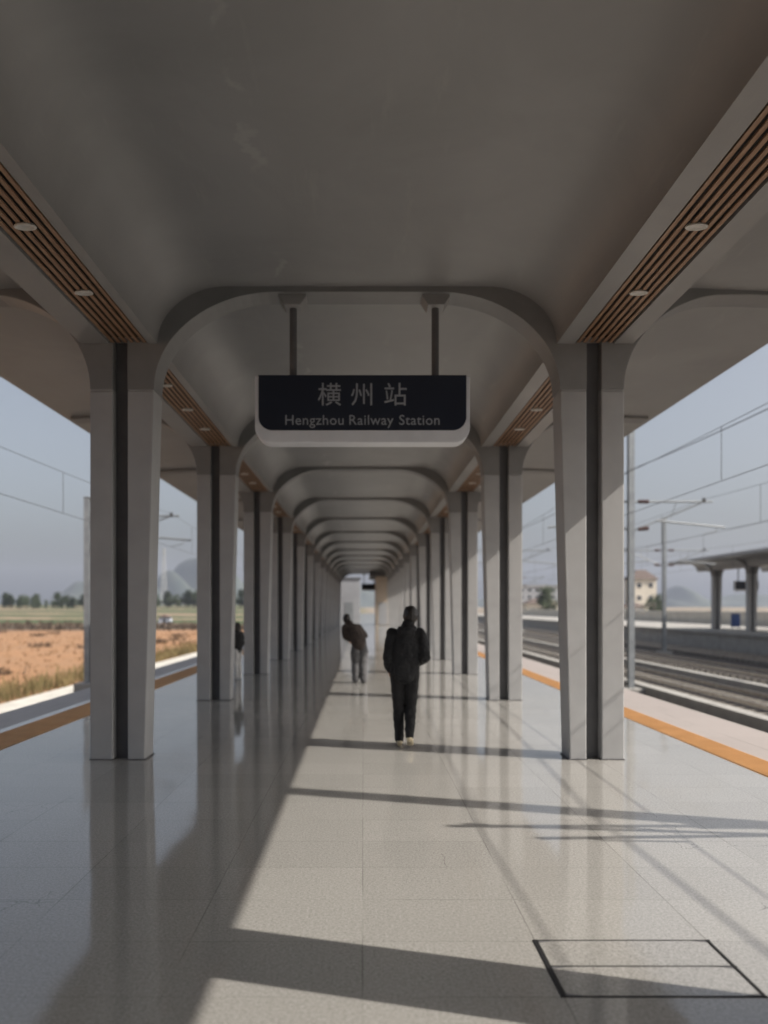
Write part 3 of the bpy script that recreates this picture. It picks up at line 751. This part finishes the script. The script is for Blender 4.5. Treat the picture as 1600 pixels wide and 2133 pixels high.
def hut():
    t = thing('field_hut', 'tiny pale blue hut in the middle of the left fields', 'hut', (-51.5, 200, gz(-51.5, 200)))
    MB().box(-1.5, 1.5, -1, 1, 0, 1.7).build('wall', mottled('hut_blue', (.40, .46, .55), (.48, .54, .62), .7, 1), t)
    MB().prism([(-1.8, 1.7), (1.8, 1.7), (0, 2.5)], -1.2, 1.2).build('roof', M['roof_tile'], t)
    MB().box(-.4, .4, -1.04, -.98, 0, 1.4).build('door', M['glass'], t)
hut()
def lattice_tower(x, y, h, bw, label):
    t = thing('lattice_tower', label, 'tower', (x, y, gz(x, y)))
    def at(s, q, u): r = bw / 2 * (1 - .80 * u); return (s * r, q * r, h * u)
    for s in (1, -1):
        for q in (1, -1): MB().tube([at(s, q, 0), at(s, q, 1)], .13, 6).build('leg', M['tower'], t)
    br = MB(); us = [0]
    while us[-1] < .98: us.append(min(1, us[-1] + .12 * (1 - .45 * us[-1])))
    for u0, u1 in zip(us, us[1:]):
        for a, b in (((1, 1), (1, -1)), ((1, -1), (-1, -1)), ((-1, -1), (-1, 1)), ((-1, 1), (1, 1))):
            br.tube([at(*a, u0), at(*b, u1)], .055, 4); br.tube([at(*b, u0), at(*a, u1)], .055, 4); br.tube([at(*a, u1), at(*b, u1)], .055, 4)
    br.build('bracing', M['tower'], t)
    for u in (.9, .97):
        for s in (1, -1): MB().box(s * .9 - .2, s * .9 + .2, -.15, .15, h * u - 1, h * u + 1).build('antenna', M['tower'], t)
lattice_tower(-131, 505, 38, 3.6, 'slim white lattice tower at the edge of the fields, seen between the left pillars')

# hills
def hill(cx, cy, rx, ry, h, seed, kind='hills'):
    rnd = random.Random(seed); m = MB(); n = 44
    ph = [(rnd.uniform(2, 11), rnd.uniform(2, 11), rnd.uniform(0, 6.28), rnd.uniform(.02, .10)) for _ in range(12)]
    for j in range(n + 1):
        for i in range(n + 1):
            u, v = i / n * 2 - 1, j / n * 2 - 1; r = math.hypot(u, v)
            z = max(0, 1 - r ** 1.6) ** .8 if r < 1 else 0
            z *= 1 + sum(a * math.sin(fx * u + fy * v + p) for fx, fy, p, a in ph)
            m.v.append((cx + u * rx, cy + v * ry, GZ + z * h - .5 * (r >= 1)))
    for j in range(n):
        for i in range(n): m.f.append((j * (n + 1) + i, j * (n + 1) + i + 1, (j + 1) * (n + 1) + i + 1, (j + 1) * (n + 1) + i))
    struct(m.build(kind, M['hill'], smooth=True, recalc=False))
hill(-475, 2300, 190, 200, 135, 3); hill(-640, 2250, 150, 200, 70, 5); hill(-800, 2350, 150, 240, 104, 8); hill(-1230, 2500, 300, 240, 24, 9)
hill(985, 2400, 105, 160, 60, 4); hill(1250, 2500, 200, 160, 45, 6); hill(560, 2500, 300, 160, 40, 12); hill(-120, 2600, 330, 160, 75, 15)

# ------------------------------------------------------------------ beyond the tracks on the right
def house(name, label, x, y, z, wx, dy, h, wall, roof_h, rows, cols, flat=False):
    t = thing(name, label, 'building', (x, y, z))
    b = MB().box(0, wx, 0, dy, 0, h).build('wall', wall, t)
    if flat:
        MB().box(-.3, wx + .3, -.3, dy + .3, h, h + .5).build('roof', M['concrete'], t)
    else:
        o = .7
        MB().hexa([(-o, -o, h), (wx + o, -o, h), (wx + o, dy + o, h), (-o, dy + o, h)], [(wx * .3, dy * .4, h + roof_h), (wx * .7, dy * .4, h + roof_h), (wx * .7, dy * .6, h + roof_h), (wx * .3, dy * .6, h + roof_h)]).build('roof', M['roof_tile'], t)
    for r in range(rows):
        for c in range(cols):
            cx = wx * (c + .5) / cols; cz = h * (r + .5) / rows
            w_ = MB().box(cx - .75, cx + .75, -.06, .02, cz - .8, cz + .8).build('window', M['van_white'], t)
            MB().box(cx - .65, cx + .65, -.09, -.05, cz - .7, cz + .7).build('pane', M['glass'], w_)
    return t
house('house', 'tall cream house with dark hipped roof, beyond the tracks just right of the front pillar', 88, 250, -1.2, 7.5, 9, 12.2, M['cream_wall'], 3.2, 3, 2)
house('shed', 'low white shed at the foot of the cream house', 70, 205, -1.5, 5, 5, 3.4, M['van_white'], 1.2, 1, 2)
house('apartment_block', 'long grey apartment block in the haze beyond the right-hand tracks', 58, 320, -1.0, 26, 12, 11.5, M['grey_wall'], 0, 4, 8, True)
house('warehouse', 'low cream warehouse in front of the grey apartment block', 46, 215, -1.4, 9, 8, 4.2, M['cream_wall'], 1.6, 1, 3)
def van():
    t = thing('van', 'white van parked beyond the opposite platform, left of its canopy pillars', 'van', (42.0, 100, -1.2), R(80))
    prof = [(-2.2, .35), (2.2, .35), (2.25, .95), (1.75, 1.15), (1.15, 1.95), (-2.1, 2.0), (-2.25, 1.7)]
    b = MB().prism(prof, -.85, .85).build('body', M['van_white'], t, bevel=.06)
    for s in (1, -1):
        MB().prism([(1.55, 1.2), (1.1, 1.78), (.35, 1.8), (.35, 1.2)], s * .86 - .01, s * .86 + .01).build('side_window', M['glass'], t)
        MB().prism([(.2, 1.2), (.2, 1.8), (-1.7, 1.8), (-1.7, 1.2)], s * .86 - .01, s * .86 + .01).build('side_window', M['glass'], t)
    MB().hexa([(1.74, -.7, 1.2), (1.78, -.7, 1.2), (1.78, .7, 1.2), (1.74, .7, 1.2)], [(1.22, -.7, 1.86), (1.26, -.7, 1.86), (1.26, .7, 1.86), (1.22, .7, 1.86)]).build('windscreen', M['glass'], t)
    for x in (-1.4, 1.4):
        for s in (1, -1):
            w_ = MB(); w_.tube([(x, s * .74, .35), (x, s * .9, .35)], .35, 18); wo_ = w_.build('wheel', M['rubber'], t)
            MB().tube([(x, s * .89, .35), (x, s * .91, .35)], .2, 14).build('rim', M['galv'], wo_)
van()
def stand():
    t = thing('information_stand', 'upright blue information panel between the pillars of the opposite platform', 'sign', (28.9, 59.5, 0))
    MB().box(-.34, .34, -.05, .05, .2, 1.25).build('panel', M['blue_panel'], t, bevel=.01)
    for s in (1, -1): MB().tube([(s * .28, 0, 0), (s * .28, 0, .25)], .03).build('foot', M['galv'], t)
stand()
def mound(x, y, rx, ry, h, label):
    m = MB(); n = 16
    for j in range(n + 1):
        for i in range(n + 1):
            u, v = i / n * 2 - 1, j / n * 2 - 1; r = math.hypot(u, v)
            m.v.append((x + u * rx, y + v * ry, GZ + max(-.2, (1 - r) * h * (1 + .25 * math.sin(7 * u + 3 * v)))))
    for j in range(n):
        for i in range(n): m.f.append((j * (n + 1) + i, j * (n + 1) + i + 1, (j + 1) * (n + 1) + i + 1, (j + 1) * (n + 1) + i))
    tag(m.build('soil_mound', mottled('red_soil', (.36, .19, .10), (.44, .26, .15), .95, 1), smooth=True, recalc=False), label, 'soil mound')
mound(45, 130, 7, 6, 2.6, 'reddish soil mound beyond the far end of the opposite platform')

# ------------------------------------------------------------------ haze
def haze():
    q = bpy.data.materials.new('haze'); q.use_nodes = True; t = q.node_tree; t.nodes.clear()
    v = t.nodes.new('ShaderNodeVolumePrincipled'); v.inputs['Color'].default_value = (.74, .82, 1.0, 1); v.inputs['Density'].default_value = .00019
    v.inputs['Anisotropy'].default_value = .1
    o = t.nodes.new('ShaderNodeOutputMaterial'); t.links.new(v.outputs[0], o.inputs['Volume'])
    q.cycles.homogeneous_volume = True if hasattr(q, 'cycles') and hasattr(q.cycles, 'homogeneous_volume') else None
    h = MB().box(-3650, 3650, -3650, 3650, GZ - 1.95, 190).build('haze', q); struct(h, 'stuff')
haze()
